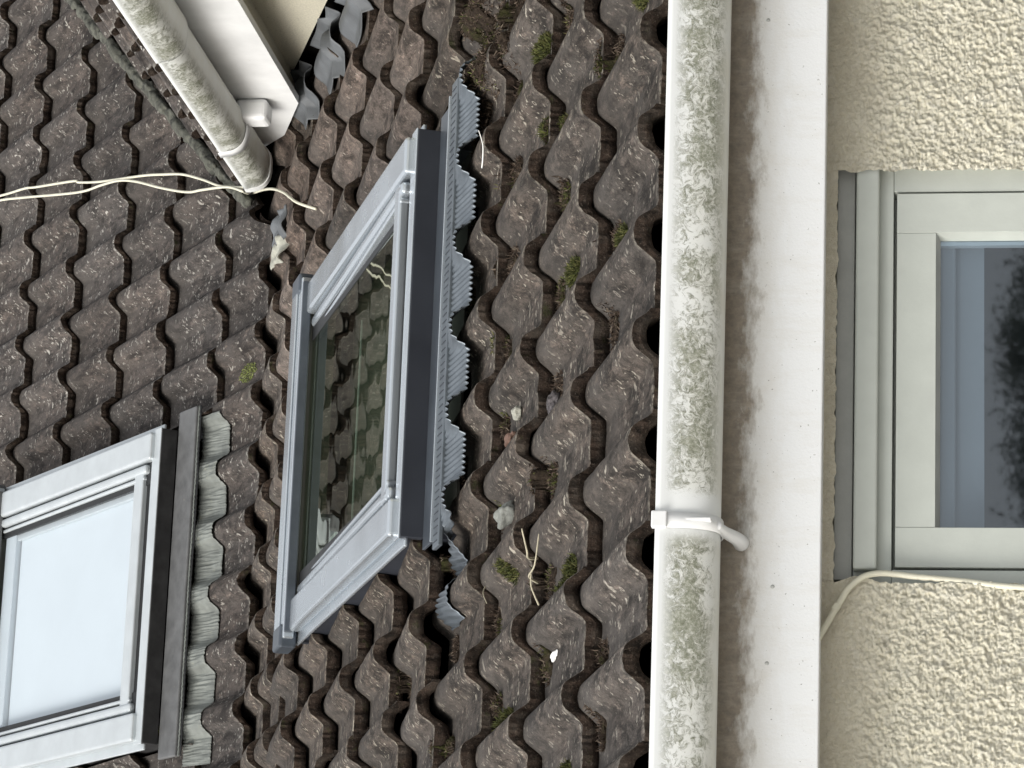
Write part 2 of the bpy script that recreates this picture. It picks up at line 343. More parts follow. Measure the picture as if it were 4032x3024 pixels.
# --- tiles
RH, TH, DR = .0330, .0275, .0268           # roll height, nose thickness, fall of the face along one gauge
def prof(u):                                # height of the two rolls across a 300 mm tile
    for c in (.11, .26):
        d = abs(u - c)
        if d < .0425:
            t = min(1.0, (.0425 - d) / .0300)
            return RH * (.5 - .5 * math.cos(math.pi * t)) ** .85 * (1 - .06 * min(1, d / .0125) ** 2 if d < .0125 else .94 + 0 * t), c
    return 0.0, 0
NU = 60
US = sorted(set([round(i * .3 / NU, 5) for i in range(NU + 1)]))
def top_z(u, v, g): return -RH - DR * v / g + prof(u)[0]
def make_tile(g, seed, hi_res=True, drop=0.0):
    rnd = random.Random(seed); off = Vector((seed * 7.3, seed * 3.1, seed * 1.7))
    Lg = g + .075
    vs_ = [.0, .0035, .010, .022, .045, .08, .12, .16, .20, .24, .28, .31] if hi_res else [.0, .004, .02, .10, .2, .3]
    vs_ = [x for x in vs_ if x < Lg - .01] + [Lg]
    chip = rnd.random() < .35; cu = rnd.uniform(.02, .28)
    bm = bmesh.new(); grid = []
    def nose_shift(u):
        s = noise.noise(Vector((u * 40, seed * 3.7, 0))) * .0055 + noise.noise(Vector((u * 170, seed * 5.1, 2))) * .0042
        if chip: s += .010 * math.exp(-((u - cu) / .012) ** 2)
        return s
    def dz(u, v, a=.0011):
        p = Vector((u, v, 0)) + off
        return noise.noise(p * 22) * a + noise.noise(p * 75) * a * .5
    # rings from the underside lip, round the nose, up over the face
    def ring(fn): return [bm.verts.new(fn(u)) for u in US]
    def thick(u):
        h, c = prof(u)
        if c == .26 and h > 0: return TH - .0035 * (h / RH)   # the overlapping roll is thin: dark gap below
        return TH
    R0 = ring(lambda u: (u, .055, top_z(u, .055, g) - thick(u) + .001))
    R1 = ring(lambda u: (u, .003 + nose_shift(u), top_z(u, 0, g) - thick(u) + dz(u, 9, .0030)))
    R2 = ring(lambda u: (u, -.001 + nose_shift(u) + dz(u, 5, .0036), top_z(u, 0, g) - thick(u) * .55))
    R3 = ring(lambda u: (u, -.0006 + nose_shift(u) + dz(u, 7, .0012), top_z(u, 0, g) - .0014))
    grid = [R0, R1, R2, R3]
    for v in vs_:
        if v == 0.0:
            grid.append(ring(lambda u: (u, .0022 + nose_shift(u), top_z(u, 0, g) + dz(u, 0) - .0004)))
        elif v < .005: continue
        else: grid.append(ring(lambda u: (u, v + (nose_shift(u) * .4 if v < .015 else 0), top_z(u, v, g) + dz(u, v))))
    for gi, (A, B) in enumerate(zip(grid, grid[1:])):
        for i in range(len(US) - 1):
            f = bm.faces.new((A[i], A[i + 1], B[i + 1], B[i])); f.smooth = gi not in (2, 3) ; f.material_index = 1 if gi < 3 else 0
    # side skirts: the right-hand roll ends proud of the next tile
    for idx, dd in ((len(US) - 1, .013), (0, .013)):
        prev = None
        for ri, Rg in enumerate(grid[3:]):
            v = Rg[idx]; lo = bm.verts.new((v.co.x, v.co.y, v.co.z - dd))
            if prev: f = bm.faces.new((prev[0], v, lo, prev[1])); f.material_index = 1
            prev = (v, lo)
    bmesh.ops.recalc_face_normals(bm, faces=bm.faces)
    return bm
def bm_mesh(name, bm):
    me = bpy.data.meshes.new(name); bm.to_mesh(me); bm.free(); return me
def lift_end(bm):                           # right edge of the joint roll sits 4 mm above its neighbour
    for v in bm.verts:
        if v.co.x > .287: v.co.z += .0045 * (v.co.x - .287) / .013
VAR = {}
for key, g, n in (('lo', GL, 14), ('hi', GH, 14)):
    VAR[key] = []
    for i in range(n):
        b = make_tile(g, i + (50 if key == 'hi' else 0)); lift_end(b)
        me = bm_mesh('roof_tile', b); me.materials.append(M['tile' if key == 'lo' else 'tile_hi']); me.materials.append(M['nose'])
        VAR[key].append(me)

VAR['pink'] = []
for me_ in VAR['lo']:
    m2 = me_.copy(); m2.materials[0] = M['tile_pink']; VAR['pink'].append(m2)

def cut_mesh(me, Mx, planes=None, rects=None):
    """a tile cut to fit: planes = [(point, normal)] removes what lies on the normal's side; rects = a hole as 4 world planes"""
    bm = bmesh.new(); bm.from_mesh(me); inv = Mx.inverted()
    def loc(p, n): return inv @ p, (inv.to_3x3() @ n).normalized()
    for p, n in (planes or []):
        lp, ln = loc(p, n)
        bmesh.ops.bisect_plane(bm, geom=bm.verts[:] + bm.edges[:] + bm.faces[:], plane_co=lp, plane_no=ln, clear_outer=True)
    for hole in (rects or []):
        ls = [loc(p, n) for p, n in hole]
        for lp, ln in ls:
            bmesh.ops.bisect_plane(bm, geom=bm.verts[:] + bm.edges[:] + bm.faces[:], plane_co=lp, plane_no=ln)
        dead = [f for f in bm.faces if all((f.calc_center_median() - lp).dot(ln) < 1e-5 for lp, ln in ls)]
        bmesh.ops.delete(bm, geom=dead, context='FACES')
    if not bm.faces: bm.free(); return None
    # thickness at the cut: drop a skirt from open edges of the face
    bm.edges.ensure_lookup_table()
    cut = [e for e in bm.edges if len(e.link_faces) == 1 and e.link_faces[0].material_index == 0]
    ends = {}
    for e in cut:
        a, b = e.verts
        for v in (a, b):
            if v not in ends: ends[v] = bm.verts.new((v.co.x, v.co.y, v.co.z - .016))
        f = bm.faces.new((a, b, ends[b], ends[a])); f.material_index = 1
    out = bpy.data.meshes.new('roof_tile'); bm.to_mesh(out); bm.free()
    for mm in me.materials: out.materials.append(mm)
    return out

def rect_planes(F, u0, u1, v0, v1):
    return [(F.at(u0, v0), -F.u), (F.at(u1, v0), F.u), (F.at(u0, v0), -F.v), (F.at(u0, v1), F.v)]
def rect_hits(u, v, g, r): return u < r[1] and u + .3 > r[0] and v < r[3] and v + g + .075 > r[2]

def lay(part, F, key, g, rows, cols, ux, holes=(), planes=None, lift=None, fold_v=None, seed=1, special=None):
    rnd = random.Random(seed)
    for r in rows:
        for c in cols:
            u = ux + c * .3
            v = r * g
            if special and r in special: v = special[r][0]; u += special[r][1]
            if planes:
                ctr = [F.at(u + a, v + b, -.03) for a in (0, .3) for b in (0, g)]
                if all(any((q - p).dot(n) > 0 for p, n in planes) for q in ctr): continue
            if any(u > h[0] and u + .3 < h[1] and v > h[2] and v + g < h[3] for h in holes): continue
            dn, tilt, du = (lift(u, r) if lift else (0, 0, 0))
            Mx = F.mat(u + du, v, dn + rnd.uniform(-.0016, .0016)) @ Matrix.Rotation(R(rnd.uniform(-.35, .35)), 4, 'Z') @ Matrix.Rotation(R(rnd.uniform(-.25, .25)) + tilt, 4, 'X') @ Matrix.Translation((rnd.uniform(-.0012, .0012), rnd.uniform(-.004, .004), 0))
            me = rnd.choice(VAR['pink' if key == 'lo' and r >= 5 and u > .05 and rnd.random() < .7 else key])
            hh = [rect_planes(F, *h) for h in holes if rect_hits(u, v, g, h)]
            pl = []
            if planes:
                for p, n in planes:
                    if any((q - p).dot(n) > -.06 for q in ctr): pl.append((p, n))
            if fold_v is not None and v + g + .075 > fold_v: pl.append((F.at(0, fold_v), F.v))
            if hh or pl:
                me = cut_mesh(me, Mx, pl, hh)
                if me is None or not len(me.polygons): continue
            o = bpy.data.objects.new('roof_tile', me); COL.objects.link(o); o.parent = part
            o.matrix_basis = Mx

# lower slope
SK1 = dict(u0=-.490, u1=.264, v0=1.245, v1=2.325)
SK2 = dict(u0=-1.515, u1=-.738, v0=-.175, v1=.80)
WALLX = 2.650
bm = bmesh.new()
fold_v = 3.173
pbox(bm, LO, -2.4, .94, -.01, fold_v + .25, -.10, -.078)
lower = bmobj('lower_roof', bm, M['deck'], house); tag(lower, 'shallow lower roof slope above the gutter')
hole1 = (SK1['u0'] + .010, SK1['u1'] + .012, 1.215, SK1['v1'] + .03)
def lift_lo(u, r):                          # the flashing props up the tiles along the roof window
    if r == 4:
        if u < -.5: return (.026 if u > -.75 else .004 if u > -1.05 else .0), -.05, (-.026 if u > -.75 else -.012)
        return (.022, -.045, 0) if .2 < u < 1.0 else (0, 0, 0)
    if 5 <= r <= 8 and -.80 < u < -.5: return .020, -.02, -.022
    if r == 5 and u > .1: return .012, -.02, 0
    return 0, 0, 0
wallcut = [(P(WALLX - .004, 5, 1), Vector((1, 0, 0)))]
lay(lower, LO, 'lo', GL, range(0, 11), range(-7, 5), -.15 * 1 - .26, special={10: (9.65 * GL, 0)}, holes=[hole1], planes=wallcut, lift=lift_lo, fold_v=None, seed=3)

# upper slope, cut along the valley with the wing
bm = bmesh.new(); VX0, VY0 = 2.455, 7.330
pbox(bm, HI, -3.6, 3.4, -.50, 3.9, -.12, -.09)
upper = bmobj('upper_roof', bm, M['deck'], house); tag(upper, 'steeper upper roof slope with lichen flecked tiles')
vdir = Vector((.905, .855, .757)).normalized()
vn = Vector((vdir.y, -vdir.x, 0)).normalized()      # vertical cutting plane through the valley
vpoint = P(2.499, 7.441, 1.803)
hole2 = (SK2['u0'] + .002, SK2['u1'] + .02, -.30, SK2['v1'] + .05)
lay(upper, HI, 'hi', GH, range(-2, 13), range(-11, 6), -.26, special={-2: (-1.81 * GH, .038), -1: (-GH, .017)}, holes=[hole2], planes=[(vpoint, vn)], seed=9)

# --- front wall with its window opening
WX0, WX1, WZ = .930, 1.536, .2215
def displaced(name, quadfn, nu, nv, mat, parent, amp=.004, nrm=Vector((0, -1, 0)), smooth_top=None, freq=1.0):
    bm = bmesh.new(); g = []
    for j in range(nv + 1):
        row = []
        for i in range(nu + 1):
            p = quadfn(i / nu, j / nv)
            q = p * freq
            a = noise.noise(q * 95) * .6 + noise.noise(q * 210 + Vector((3, 1, 2))) * .5
            a += (1 - abs(noise.noise(q * 150 + Vector((9, 9, 9))))) ** 3 * .55 - .2
            s = smooth_top(p) if smooth_top else 1.0
            a2 = noise.noise(q * 18) * .35
            row.append(bm.verts.new(p + nrm * (amp * (a * s + a2))))
        g.append(row)
    for A, B in zip(g, g[1:]):
        for i in range(nu): bm.faces.new((A[i], A[i + 1], B[i + 1], B[i]))
    return bmobj(name, bm, mat, parent, smooth=True, recalc=False)
def tops(p):
    z = p.z - OZ
    return 1.0 if z < .15 else max(.3, 1 - (z - .15) / .08)
bm = bmesh.new()
pbox(bm, WF, -1.6, WX0 - .012, 4.506, 4.75, -1.9, .41)
pbox(bm, WF, WX1 + .012, 4.0, 4.506, 4.75, -1.9, .41)
pbox(bm, WF, WX0 - .012, WX1 + .012, 4.506, 4.75, -1.9, -1.0)
pbox(bm, WF, WX0 - .012, WX1 + .012, 4.506, 4.75, WZ + .012, .41)
wall = bmobj('front_wall', bm, M['wall'], house); tag(wall, 'cream roughcast front wall under the eaves')
def wob(x, s): return noise.noise(Vector((x * 38, s, 0))) * .0045 + noise.noise(Vector((x * 120, s, 4))) * .0022
def bulge(z): return .012 * math.exp(-((z - .205) / .014) ** 2)
# left of the window (picture bottom), right of it (picture top), and a strip over the head
displaced('render_coat', lambda a, b: P(.44 + a * (WX0 + .004 + wob(-.16 + b * .43, 1) + .010 * math.exp(-((-.16 + b * .43 - .19) / .02) ** 2) - .44), 4.492, -.16 + b * .43), 270, 260, M['wall'], wall, .0074, smooth_top=tops, freq=1.45)
displaced('render_coat', lambda a, b: P(WX1 - .004 + wob(-.16 + b * .43, 7) + a * (2.05 - WX1), 4.492, -.16 + b * .43), 270, 260, M['wall'], wall, .0074, smooth_top=tops, freq=1.45)
displaced('render_coat', lambda a, b: P(WX0 - .01 + a * (WX1 - WX0 + .02), 4.494, .2225 + wob(a * .6, 11) * .8 + b * .045), 300, 22, M['wall'], wall, .0036, smooth_top=lambda p: .45)

# --- window
FY = 4.520
bm = bmesh.new()
pbox(bm, WF, WX0 - .01, .9583, FY, FY + .07, -1.0, .1437, .0015)        # jamb (left in the world)
pbox(bm, WF, 1.509, WX1 + .01, FY, FY + .07, -1.0, .1437, .0015)
pbox(bm, WF, WX0 - .01, WX1 + .01, FY + .0005, FY + .07, .1440, .1975, .0012)
pbox(bm, WF, .9603, 1.507, FY + .03, FY + .07, .128, .1436)              # rebate behind the groove
window = bmobj('window', bm, M['frame'], house); tag(window, 'grey green casement window close under the eaves')
bm = bmesh.new(); pbox(bm, WF, WX0 + .012, WX1 + .008, FY - .006, FY + .05, .1985, .2240, .0015)
bmobj('head_trim', bm, M['frame_dim'], window)
bm = bmesh.new(); pbox(bm, WF, WX0 + .024, WX1 + .006, FY - .024, FY - .0005, .1640, .1965, .0035)
bmobj('drip_hood', bm, M['frame'], window)
bm = bmesh.new(); S0, S1, SZ = .9612, 1.5059, .1392
SY = FY - .003
def stile(u0, u1, z0, z1, b=.0008): pbox(bm, WF, u0, u1, SY, SY + .055, z0, z1, b)
stile(S0, 1.0180, -1.0, SZ); stile(1.4472, S1, -1.0, SZ)
sash = bmobj('sash', bm, M['frame'], window)
bm = bmesh.new(); pbox(bm, WF, 1.0184, 1.4468, SY + .0006, SY + .055, .0838, SZ - .0002, .0008); bmobj('top_rail', bm, M['frame'], window)
bm = bmesh.new()                                                        # sloping bead round the pane
hexa(bm, [P(1.0184, SY + .002, .0836), P(1.4468, SY + .002, .0836), P(1.4408, SY + .020, .0778), P(1.0212, SY + .020, .0778),
          P(1.0184, SY + .03, .0836), P(1.4468, SY + .03, .0836), P(1.4408, SY + .03, .0780), P(1.0212, SY + .03, .0780)])
bmobj('glazing_bead', bm, M['frame_dim'], window)
bm = bmesh.new()
hexa(bm, [P(1.0181, SY + .002, .0836), P(1.0181, SY + .002, -1), P(1.0212, SY + .02, -1), P(1.0212, SY + .02, .0778),
          P(1.0181, SY + .03, .0836), P(1.0181, SY + .03, -1), P(1.0210, SY + .03, -1), P(1.0210, SY + .03, .0778)])
hexa(bm, [P(1.4471, SY + .002, .0836), P(1.4471, SY + .002, -1), P(1.4408, SY + .02, -1), P(1.4408, SY + .02, .0778),
          P(1.4471, SY + .03, .0836), P(1.4471, SY + .03, -1), P(1.4410, SY + .03, -1), P(1.4410, SY + .03, .0778)])
bmobj('side_bead', bm, M['frame'], window)
bm = bmesh.new()
vs = [bm.verts.new(P(x, SY + .021, z)) for x, z in ((1.019, -1), (1.443, -1), (1.443, .0795), (1.019, .0795))]; bm.faces.new(vs)
bmobj('pane', bm, M['glass'], window)
bm = bmesh.new(); pbox(bm, WF, 1.000, 1.462, SY + .050, SY + .052, .0165, .12); bmobj('roller_blind', bm, M['roller'], window)
bm = bmesh.new(); pbox(bm, WF, 1.005, 1.458, SY + .036, SY + .049, .0560, .0785, .004); bmobj('blind_cassette', bm, M['roller'], window)
bm = bmesh.new(); pbox(bm, WF, 1.4345, 1.4400, SY + .023, SY + .035, -1, .079); bmobj('pane_spacer', bm, M['alu_old'], window)
bm = bmesh.new()
pbox(bm, WF, .5, 2.0, 4.76, 6.3, -1.3, .38)
o = bmobj('room', bm, M['room'], window, recalc=True)
for p in o.data.polygons: p.flip()

# --- fascia, soffit, gutter
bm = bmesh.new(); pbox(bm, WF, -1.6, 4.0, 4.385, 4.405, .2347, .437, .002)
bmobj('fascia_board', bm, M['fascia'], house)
bm = bmesh.new(); pbox(bm, WF, -1.6, 4.0, 4.4055, 4.520, .2385, .246)
bmobj('soffit_board', bm, M['wing_white'], house)

def gutter(name, path0, path1, side, up, r, depth, mat, parent, cut=None, n=26, thick=.0022, lip=.003):
    """open trough swept straight from path0 to path1; side = unit vector towards the outer rim"""
    bm = bmesh.new(); uvl = bm.loops.layers.uv.new('UVMap')
    sec = []
    for i in range(n + 1):
        t = math.pi * i / n
        c, s_ = math.cos(t), math.sin(t)
        pw = .72
        x = math.copysign(abs(c) ** pw, c) * r; z = -abs(s_) ** .82 * depth
        sec.append((x, z))
    outer = [(r + lip, .002), (r + lip, -.006)] + sec[1:-1] + [(-r, 0), (-r, .004)]
    inner = [(x * (1 - thick / r), z + thick if z < -.002 else z) for x, z in reversed(outer)]
    loop = outer + inner
    segs = 60; rings = []
    for k in range(segs + 1):
        p = path0.lerp(path1, k / segs)
        rings.append([bm.verts.new(p + side * x + up * z) for x, z in loop])
    L_ = len(loop)
    for k in range(segs):
        for j in range(L_):
            f = bm.faces.new((rings[k][j], rings[k][(j + 1) % L_], rings[k + 1][(j + 1) % L_], rings[k + 1][j])); f.smooth = True
            tj = j / (len(outer) - 1); tj2 = ((j + 1)) / (len(outer) - 1)
            for lp, (a, b) in zip(f.loops, ((k, tj), (k, tj2), (k + 1, tj2), (k + 1, tj))): lp[uvl].uv = (a / segs, b)
    for rg in (rings[0], rings[-1]):
        f = bm.faces.new(rg)
    return bmobj(name, bm, mat, parent, recalc=True)
GX0, GX1, GY, GZ = .0, 2.3, 4.3235, .4462
g1 = gutter('gutter', P(GX0, GY, GZ), P(GX1, GY, GZ), Vector((0, -1, 0)), Vector((0, 0, 1)), .0545, .0805, M['gutter'], house)
tag(g1, 'white gutter below the lowest tile row, blotched with green algae')
def hoop(name, frame_pt, axis, side, up, r, depth, wid, mat, parent, grow=.0028, tongue=True):
    bm = bmesh.new(); n = 26; rings = []
    for w_ in (-wid / 2, wid / 2):
        for gr in (grow, .0004):
            rg = []
            for i in range(n + 1):
                t = math.pi * i / n; c, s_ = math.cos(t), math.sin(t)
                x = math.copysign(abs(c) ** .72, c) * (r + gr); z = -abs(s_) ** .82 * (depth + gr)
                if i == 0: x = r + gr + .003; z = .004
                rg.append(bm.verts.new(frame_pt + axis * w_ + side * x + up * z))
            rings.append(rg)
    o0, i0, o1, i1 = rings
    for i in range(n):
        for A, B in ((o0, o1), (o1, i1), (i0, o0)):
            bm.faces.new((A[i], A[i + 1], B[i + 1], B[i]))
    # rim clip
    return bmobj(name, bm, mat, parent, smooth=True)
bx = .9705
br = hoop('gutter_bracket', P(bx, GY, GZ), Vector((1, 0, 0)), Vector((0, -1, 0)), Vector((0, 0, 1)), .0555, .0815, .021, M['white'], g1)
bm = bmesh.new(); pbox(bm, WF, bx - .0115, bx + .0115, GY - .0625, GY - .050, GZ - .014, GZ + .007, .002)
bmobj('bracket_clip', bm, M['white'], g1)
bm = bmesh.new()                                                        # curved foot that meets the fascia
pts = [P(bx - .001, GY - .028, GZ - .0775), P(bx - .003, GY + .005, GZ - .086), P(bx - .005, GY + .035, GZ - .099), P(bx - .006, GY + .0615, GZ - .104)]
tube(bm, spline(pts, 6), lambda t: .0062 + .005 * t, 14)
for v in bm.verts: pass
bmobj('bracket_foot', bm, M['white'], g1, smooth=True)
bm = bmesh.new(); pbox(bm, WF, bx + .0002, bx + .0040, GY - .055, GY - .030, GZ - .072, GZ - .030, .0012)
bmobj('bracket_rib', bm, M['white'], g1)
# small fixings in the fascia
for fx, fz in ((1.722, .318), (.800, .305), (.905, .299)):
    bm = bmesh.new(); bmesh.ops.create_uvsphere(bm, u_segments=10, v_segments=6, radius=.0028)
    bmesh.ops.scale(bm, vec=(1, .4, 1), verts=bm.verts); bmesh.ops.translate(bm, vec=P(fx, 4.3848, fz), verts=bm.verts)
    bmobj('fascia_nail', bm, M['frame_dim'], house, smooth=True)

# ------------------------------------------------------------------ roof windows
def skylight(F, S, new, name_label):
    u0, u1, v0, v1 = S['u0'], S['u1'], S['v0'], S['v1']
    A, SL, FL, LD = (M['alu'], M['slate'], M['flash'], M['lead']) if new else (M['alu_old'], M['slate_old'], M['flash_old'], M['lead_old'])
    nb, ntp = .010, .0535
    bm = bmesh.new()                                                    # dark kerb box all round
    pbox(bm, F, u0 + .006, u1 - .006, v0, v0 + .018, nb, ntp - .002, .0015)
    pbox(bm, F, u0 + .012, u0 + .030, v0 + .02, v1, -.06, .040)
    pbox(bm, F, u1 - .030, u1 - .006, v0 + .02, v1, -.06, .040)
    pbox(bm, F, u0 + .006, u1 - .006, v1 - .018, v1, -.05, .05)
    sk = bmobj('skylight', bm, SL, house); tag(sk, name_label)
    def part(name, mat, *boxes):
        b = bmesh.new()
        for bx_ in boxes: pbox(b, F, *bx_[:6], *(bx_[6:] if len(bx_) > 6 else ()))
        return bmobj(name, b, mat, sk)
    tl = -.038 if new else 0.0                                          # the sash of the near one stands slightly ajar
    part('sill_strip', A, (u0 + .004, u1 - .004, v0 + .001, v0 + .040, ntp - .0025, ntp + .0010, .0015))
    part('sill_channel', M['rubber'], (u0 + .03, u1 - .03, v0 + .0405, v0 + .080, ntp - .02, ntp - .010))
    up = .008 if new else 0.0
    part('bottom_cover', A, (u0 + .085, u1 - .085, v0 + .078, v0 + .118, ntp - .016 + up, ntp + .004 + up, .005))
    part('bottom_bead', A, (u0 + .085, u1 - .085, v0 + .120, v0 + .128, ntp - .016 + up, ntp + .001 + up, .003))
    for sgn, e in ((1, u0), (-1, u1)):
        def U(a, b): return (e + a, e + b) if sgn > 0 else (e - b, e - a)
        part('side_cover', A, (*U(.012, .080), v0 + .030, v1 - .088, .040, .068, .007, 3, .040, .064))
        part('side_ledge', A, (*U(-.008, .024), v0 + .012, v1 - .05, .034, .0415, .003))
        part('side_bead', A, (*U(.086, .108), v0 + .060, v1 - .09, .040, .062 + up * .5, .008, 3, .034, .060 - up * .9))
        part('glazing_bead', A, (*U(.113, .122), v0 + .075, v1 - .09, .040, .057 + up, .004, 3, .030, .052 - up * .9))
        part('gasket', M['rubber'], (*U(.079, .135), v0 + .05, v1 - .06, .036, .0475))
        part('side_flashing', SL, (*U(-.03, .010), v0 - .03, v1 + .03, -.072, -.068))
    part('top_cover', A, (u0 + .0, u1 - .0, v1 - .085, v1, .052, .0745, .003))
    part('top_cap', A, (u0 + .012, u1 - .004, v1 - .050, v1 + .003, .0748, .0785, .0015))
    part('top_casing', FL, (u0 + .012, u1 - .012, v1 - .096, v1 - .0855, .056, .0735, .001))
    part('head_recess', M['dim'], (u0 + .05, u1 - .05, v1 - .082, v1 - .07, .0, .055))
    for sgn, e in ((1, u0), (-1, u1)):
        a, b = (e - .018, e + .030) if sgn > 0 else (e - .030, e + .012)
        part('corner_cap', FL, (a, b, v1 - .075, v1 + .004, .044, .0800, .006))
    # pane: sits low at the head and high at the sill
    gl0, gl1 = v0 + .120, v1 - .088
    n0, n1 = (.0465, .0460) if new else (.046, .044)
    b = bmesh.new()
    vs_ = [b.verts.new(F.at(u, v, n)) for u, v, n in ((u0 + .10, gl0, n0), (u1 - .10, gl0, n0), (u1 - .10, gl1 + .03, n1), (u0 + .10, gl1 + .03, n1))]
    b.faces.new(vs_); bmobj('pane', b, M['glass_roof' if new else 'glass_clear'], sk)
    if new:
        part('room_shade', M['dim'], (u0 + .03, u1 - .03, v0 + .02, v1 - .02, -.055, -.05))
        part('inner_rail', M['alu_old'], (u0 + .12, u1 - .12, v1 - .226, v1 - .221, -.03, -.026, .001))
        part('blind_hook', M['blind'], (-.282, -.274, 2.20, 2.38, -.02, -.014, .001))
    else:
        part('blind', M['blind'], (u0 + .115, u1 - .115, v0 + .10, v1 - .155, .020, .024))
        part('blind_box', M['blind'], (u0 + .115, u1 - .115, v1 - .150, v1 - .09, .016, .040, .003))
        part('blind_rail', M['alu_old'], (u1 - .150, u1 - .118, v0 + .10, v1 - .15, .0245, .036, .003))
    # rigid ledge, seam and pleated skirt below the sill
    fn = random.Random(5 if new else 6)
    ux = (-.41 if new else -.222); g = GL if new else GH; row = 3 if new else -1.81
    def tile_n(u, v):
        uu = (u - ux) % .3
        return top_z(uu, v - row * g, g)
    if new:
        part('apron_ledge', FL, (u0 - .015, u1 + .018, v0 - .070, v0 - .0005, .006, .0115, .001))
        part('apron_edge', A, (u0 - .015, u1 + .035, v0 - .0735, v0 - .0705, .0075, .0145, .001))
        part('apron_seam', M['lead'], (u0 - .03, u1 + .055, v0 - .120, v0 - .0745, .002, .0105, .002))
        b = bmesh.new(); k = u0 - .02
        while k < u1 + .05:                                             # crimp marks along the seam
            pbox(b, F, k, k + .0012, v0 - .112, v0 - .082, .0098, .0114); k += .0125
        tag(bmobj('seam_crimps', b, M['slate'], sk), kind='stuff')
        ua, ub, va, vb = u0 - .15, u1 + .075, v0 - .185, v0 - .115
    else:
        part('apron_ledge', FL, (u0 - .03, u1 + .04, v0 - .088, v0 - .0005, -.002, .0095, .004))
        ua, ub, va, vb = u0 - .05, u1 + .015, v0 - .168, v0 - .072
    if not new:
        for wv, wn, mt in ((v0 - .090, .001, LD), (v0 - .098, .000, M['rubber'])):
            b = bmesh.new(); pts = []
            for i in range(160):
                u = u0 - .03 + (u1 - u0 + .07) * i / 159
                pts.append(F.at(u, wv + .0045 * noise.noise(Vector((u * 9, wv * 50, 2))) + .0016 * math.sin(u * 700), wn))
            tube(b, pts, .0022, 6); bmobj('apron_welt', b, mt, sk, smooth=True)
    b = bmesh.new(); nu = int((ub - ua) / .0013); nv = 12; gr = []
    for j in range(nv + 1):
        t = j / nv; row_ = []
        for i in range(nu + 1):
            u = ua + (ub - ua) * i / nu
            jit = noise.noise(Vector((u * 30, 3, 1))) * .4
            if new:
                s = u - (1 - t) * .016
                tuck = .19 * (1 - max(0.0, min(1.0, (u - (u0 - .035)) / .05)))
                pl = math.sin(2 * math.pi * s / .0098 + jit) * .0030 * (.35 + .65 * (1 - t) ** .7)
                v = vb + (va - vb + tuck) * (1 - t) + noise.noise(Vector((u * 60, 1, 1))) * .003 * (1 - t) + math.sin(2 * math.pi * s / .0098 + jit) * .0009 * (1 - t)
                inside = max(0.0, min(1.0, min(u - (u0 - .05), (u1 + .12) - u) / .05))
                base_t = tile_n(u, v)
                rollh = base_t + RH + DR * (v - row * g) / g
                hov = -.013 + rollh * 1.02
                n = (base_t + .005) * (1 - inside) + inside * (hov * (1 - t) + .006 * t)
                n = max(n, base_t + .003)
            else:
                s = u
                pl = noise.noise(Vector((u * 170, t * 2.2, 7))) * .0030 + noise.noise(Vector((u * 380, t * 3, 3))) * .0016
                v = vb + (va - vb) * (1 - t) + noise.noise(Vector((u * 14, 1, 5))) * .006 * (1 - t)
                n = (tile_n(u, v) + .006) * (1 - t * .6) + t * .6 * .0
            row_.append(b.verts.new(F.at(u, v, n + pl)))
        gr.append(row_)
    for X, Y in zip(gr, gr[1:]):
        for i in range(nu): b.faces.new((X[i], X[i + 1], Y[i + 1], Y[i]))
    o = bmobj('apron_skirt', b, LD, sk, smooth=True, recalc=False)
    md = o.modifiers.new('thickness', 'SOLIDIFY'); md.thickness = .0008; md.offset = -1
    if new:
        b = bmesh.new()
        for sgn, e in ((1, u0), (-1, u1)): pass
    return sk
skylight(LO, SK1, True, 'near roof window with bare silver frame, its pane mirroring roof tiles')
skylight(HI, SK2, False, 'far roof window with dull grey frame and a white blind drawn')

# ------------------------------------------------------------------ cross wing at the right
XR, XF = 2.44, 2.560
WY0, WY1 = 4.2, 7.30
ZG = 1.752
bm = bmesh.new()                                                        # side wall cut to the slope
prof_pts = [(WY0, -1.9), (WY0, 1.62), (7.32, 1.62), (7.12, 1.634), (6.585, 1.437)]
b0 = [(7.10, 1.632), (6.585, 1.436), (4.2, .47), (4.2, -1.9), (3.6, -1.9), (3.6, 1.625), (7.10, 1.6325)]
b0 = [(7.095, 1.631), (6.585, 1.436), (4.40, .555), (3.6, .555), (3.6, 1.632)]
A_ = [bm.verts.new(P(WALLX, y, z)) for y, z in b0]; B_ = [bm.verts.new(P(WALLX + .02, y, z)) for y, z in b0]
bm.faces.new(A_); bm.faces.new(list(reversed(B_)))
for i in range(len(b0)): bm.faces.new((A_[i], A_[(i + 1) % len(b0)], B_[(i + 1) % len(b0)], B_[i]))
ww = bmobj('wing_wall', bm, M['wing_wall'], house); tag(ww, 'pale rendered side wall of the wing above the tiles')
bm = bmesh.new(); A_ = []
fp = [(3.6, 1.5775), (6.985, 1.5775), (7.20, 1.655), (7.30, 1.735), (3.6, 1.735)]
A_ = [bm.verts.new(P(XF, y, z)) for y, z in fp]; B_ = [bm.verts.new(P(XF + .018, y, z)) for y, z in fp]
bm.faces.new(A_); bm.faces.new(list(reversed(B_)))
for i in range(len(fp)): bm.faces.new((A_[i], A_[(i + 1) % len(fp)], B_[(i + 1) % len(fp)], B_[i]))
bmobj('wing_fascia', bm, M['wing_white'], house)
bm = bmesh.new(); pbox(bm, WF, WALLX + .0215, WALLX + .05, 3.6, 7.5, -1.9, 1.90); bmobj('wing_wall_core', bm, M['deck'], house)
